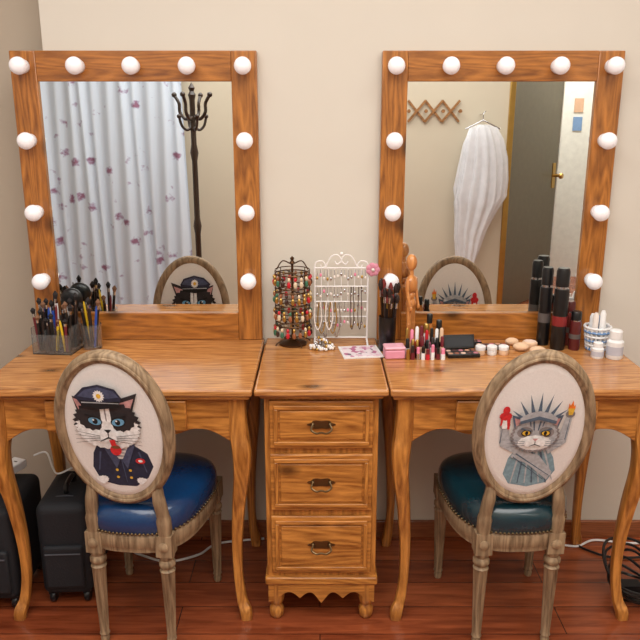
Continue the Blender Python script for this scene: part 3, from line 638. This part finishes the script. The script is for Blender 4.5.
def spray(x,y,r_,h_,col,capc,label,name):
    T=E(name,(x,y,Z)); g=MB(); g.lathe([(r_*.95,0),(r_,0.004),(r_,h_*.72),(r_*.95,h_*.75)],col,seg=26); g.lathe([(r_*.8,h_*.75),(r_*.8,h_*.78)],chrome,seg=26); g.lathe([(r_*.9,h_*.78),(r_*.9,h_*.96),(r_*.75,h_)],capc,seg=26); g.lathe([(r_*1.01,h_*.3),(r_*1.01,h_*.42)],label,seg=26); g.done('bottle',T)
lab=pbr('label_grey',(90,84,82),.4); spray(0.724,-0.045,.020,.255,black,black,lab,'hair_spray_can'); spray(0.757,-0.095,.023,.262,black,black,pbr('label_red',(130,34,36),.4),'hair_spray_can')
spray(0.808,-0.10,.018,.125,pbr('dk_red',(90,30,30),.25),black,lab,'lotion_bottle'); spray(0.804,-0.045,.019,.145,pbr('maroon_b',(120,46,42),.25),pbr('maroon_c',(84,30,30),.3),lab,'shampoo_bottle')
T=E('woven_basket',(0.876,-0.105,Z)); g=MB(); bb_=pbr('basket_blue',(110,150,200),.5)
g.lathe([(0.028,0),(0.029,0.002),(0.0005,0.003)],white,seg=24)
for k in range(6): rr=0.029+0.0022*k; g.sweep([(rr*math.cos(2*pi*i/28),rr*math.sin(2*pi*i/28),0.006+0.014*k) for i in range(28)],0.0040,white if k%2 else bb_,seg=6,closed=True)
for k in range(16): a=2*pi*k/16; g.sweep([(0.029*math.cos(a),0.029*math.sin(a),0.003),(0.040*math.cos(a),0.040*math.sin(a),0.080)],0.0032,white,seg=6)
g.done('weave',T); g=MB()
for k in range(5): a=k*1.3; g.lathe([(0.009,0.005),(0.009,0.09+.008*k),(0.005,0.1+.008*k)],[white,bb_,white,pearls,white][k],(0.017*math.cos(a),0.017*math.sin(a),0),seg=14)
g.done('contents',T)
for (x_,y_,r_,h_) in((0.902,-0.190,.025,.09),(0.852,-0.185,.019,.05),(0.925,-0.135+0.0,.016,.07)):
    if x_>0.92: y_=-0.045
    T=E('white_jar',(x_,y_,Z)); g=MB(); g.lathe([(r_*.9,0),(r_,0.004),(r_,h_*.6),(r_*.7,h_*.68),(r_*.7,h_*.7)],white,seg=26); g.lathe([(r_*.75,h_*.7),(r_*.75,h_*.96),(r_*.6,h_)],white,seg=26); g.lathe([(r_*1.01,h_*.15),(r_*1.01,h_*.45)],pbr('label_pale',(190,190,200),.4),seg=26); g.done('jar',T)
# ---------------------------------------------------------------- floor items
def case(x,y,rz,w,d,h):
    T=E('rolling_suitcase',(x,y,0),rz); g=MB(); g.box(-w/2,w/2,-d/2,d/2,0.035,h,black_f); g.done('shell',T,bevel=0.028,seg=5)
    g=MB(); g.box(-w/2+.018,w/2-.018,-d/2-.014,-d/2+.004,0.07,h*.62,black_f); g.done('front_pocket',T,bevel=0.01,seg=3)
    g=MB(); zc=pbr('zipper',(70,70,76),.4)
    g.sweep(cat([(-w/2-.001,-d/2+.06,.08),(-w/2-.001,-d/2+.06,h-.05),(0,-d/2+.06,h+.001),(w/2+.001,-d/2+.06,h-.05),(w/2+.001,-d/2+.06,.08)],4),.003,zc,seg=6)
    g.sweep([(-w/2+.025,-d/2-.015,h*.55),(w/2-.025,-d/2-.015,h*.55)],.0025,zc,seg=6); g.done('zips',T)
    g=MB(); g.sweep(cat([(0,-d/2+.08,h-.004),(0,-d/2+.085,h+.022),(0,0.03,h+.022),(0,0.035,h-.004)],5),.008,black,seg=8)
    g.done('carry_handle',T)
    g=MB()
    for sx in(-1,1):
        for sy in(-1,1):
            g.lathe([(0.018,-.008),(0.02,-.005),(0.02,.005),(0.018,.008)],black,M=Matrix.Translation((sx*(w/2-.025),sy*(d/2-.03),.02))@Matrix.Rotation(pi/2,4,'Y'),seg=18); g.box(sx*(w/2-.025)-.012,sx*(w/2-.025)+.012,sy*(d/2-.03)-.012,sy*(d/2-.03)+.012,.03,.045,black)
    g.done('wheels',T)
case(-0.785,-0.245,0.05,0.155,0.25,0.345); case(-1.01,-0.27,0.0,0.19,0.26,0.345)
T=E('power_strip',(-1.0,-0.25,0.376),math.radians(68)); g=MB(); g.box(-0.09,0.09,-0.025,0.025,0,0.028,white); g.done('housing',T,bevel=0.004)
g=MB()
for k in range(3): g.box(-0.07+0.055*k,-0.065+0.055*k,-0.012,0.0,0.028,0.0285,black); g.box(-0.05+0.055*k,-0.045+0.055*k,-0.012,0.0,0.028,0.0285,black)
g.done('sockets',T)
g=MB(); g.sweep(cat([(-0.95,-0.10,0.38),(-0.90,-0.12,0.40),(-0.86,-0.18,0.375),(-0.82,-0.24,0.385),(-0.77,-0.22,0.40),(-0.74,-0.12,0.36),(-0.70,-0.06,0.2),(-0.68,-0.05,0.01)],8),0.003,white,seg=6); g.done('white_cable')
g=MB(); g.sweep(cat([(-0.68,-0.06,0.005),(-0.62,-0.10,0.005),(-0.52,-0.14,0.005),(-0.42,-0.10,0.005),(-0.36,-0.03,0.005),(-0.2,0.0,0.006)],8),0.004,white,seg=6); g.done('floor_cable')
g=MB(); g.sweep(cat([(1.3,-0.02,0.006),(1.1,-0.03,0.006),(0.98,-0.01,0.006),(0.9,-0.05,0.006),(0.82,-0.02,0.006),(0.80,0.0,0.006)],8),0.004,white,seg=6); g.done('floor_cable')
g=MB(); g.sweep(cat([(1.2,-0.10,0.006),(1.02,-0.12,0.006),(0.93,-0.07,0.006),(0.90,-0.02,0.006)],8),0.004,black,seg=6); g.done('black_cable')
T=E('coiled_power_cord',(0.985,-0.31,0.0)); g=MB()
for k in range(7):
    r_=0.045+0.006*k; g.sweep([(r_*math.cos(2*pi*i/40)+.010*math.sin(k*2),1.35*r_*math.sin(2*pi*i/40),0.008+0.010*k+0.006*math.sin(i*.5+k)+0.02*k*.3*(1+math.sin(2*pi*i/40))) for i in range(40)],0.0045,black,seg=6,closed=True)
g.sweep(cat([(0.06,0,.03),(0.1,0.1,.01),(0.2,0.15,.006)],6),0.0045,black,seg=6); g.box(-0.03,0.03,-0.02,0.02,0.0,0.04,black); g.done('cord',T)
# ---------------------------------------------------------------- lights
def area(name,loc,rot,sx,sy,e,col=(1,1,1)):
    l=bpy.data.lights.new(name,'AREA'); l.shape='RECTANGLE'; l.size=sx; l.size_y=sy; l.energy=e; l.color=col
    o=bpy.data.objects.new(name,l); o.location=loc; o.rotation_euler=rot; scene.collection.objects.link(o)
area('ceiling_light',(0.1,-1.55,2.72),(0,0,0),3.2,1.4,66,(1,0.985,0.96))
area('rear_fill_light',(0,-2.6,2.72),(0,0,0),3.0,0.7,30,(1,0.985,0.96))  # added fill from the rear to even out brightness, not a real fixture
area('hall_light',(1.9,-3.9,2.7),(0,0,0),1.0,0.6,44,(1,0.99,0.97))
wd=bpy.data.worlds.new('world'); scene.world=wd; wd.use_nodes=True
wd.node_tree.nodes['Background'].inputs['Color'].default_value=(0.9,0.9,1,1); wd.node_tree.nodes['Background'].inputs['Strength'].default_value=0.3
# ---------------------------------------------------------------- camera
cam=bpy.data.cameras.new('camera'); cam.sensor_width=36; cam.lens=36*740/640; cam.clip_start=0.05
co=bpy.data.objects.new('camera',cam); co.location=(0,-2.35,1.466); co.rotation_euler=(math.radians(90-15.4),0,0); scene.collection.objects.link(co); scene.camera=co
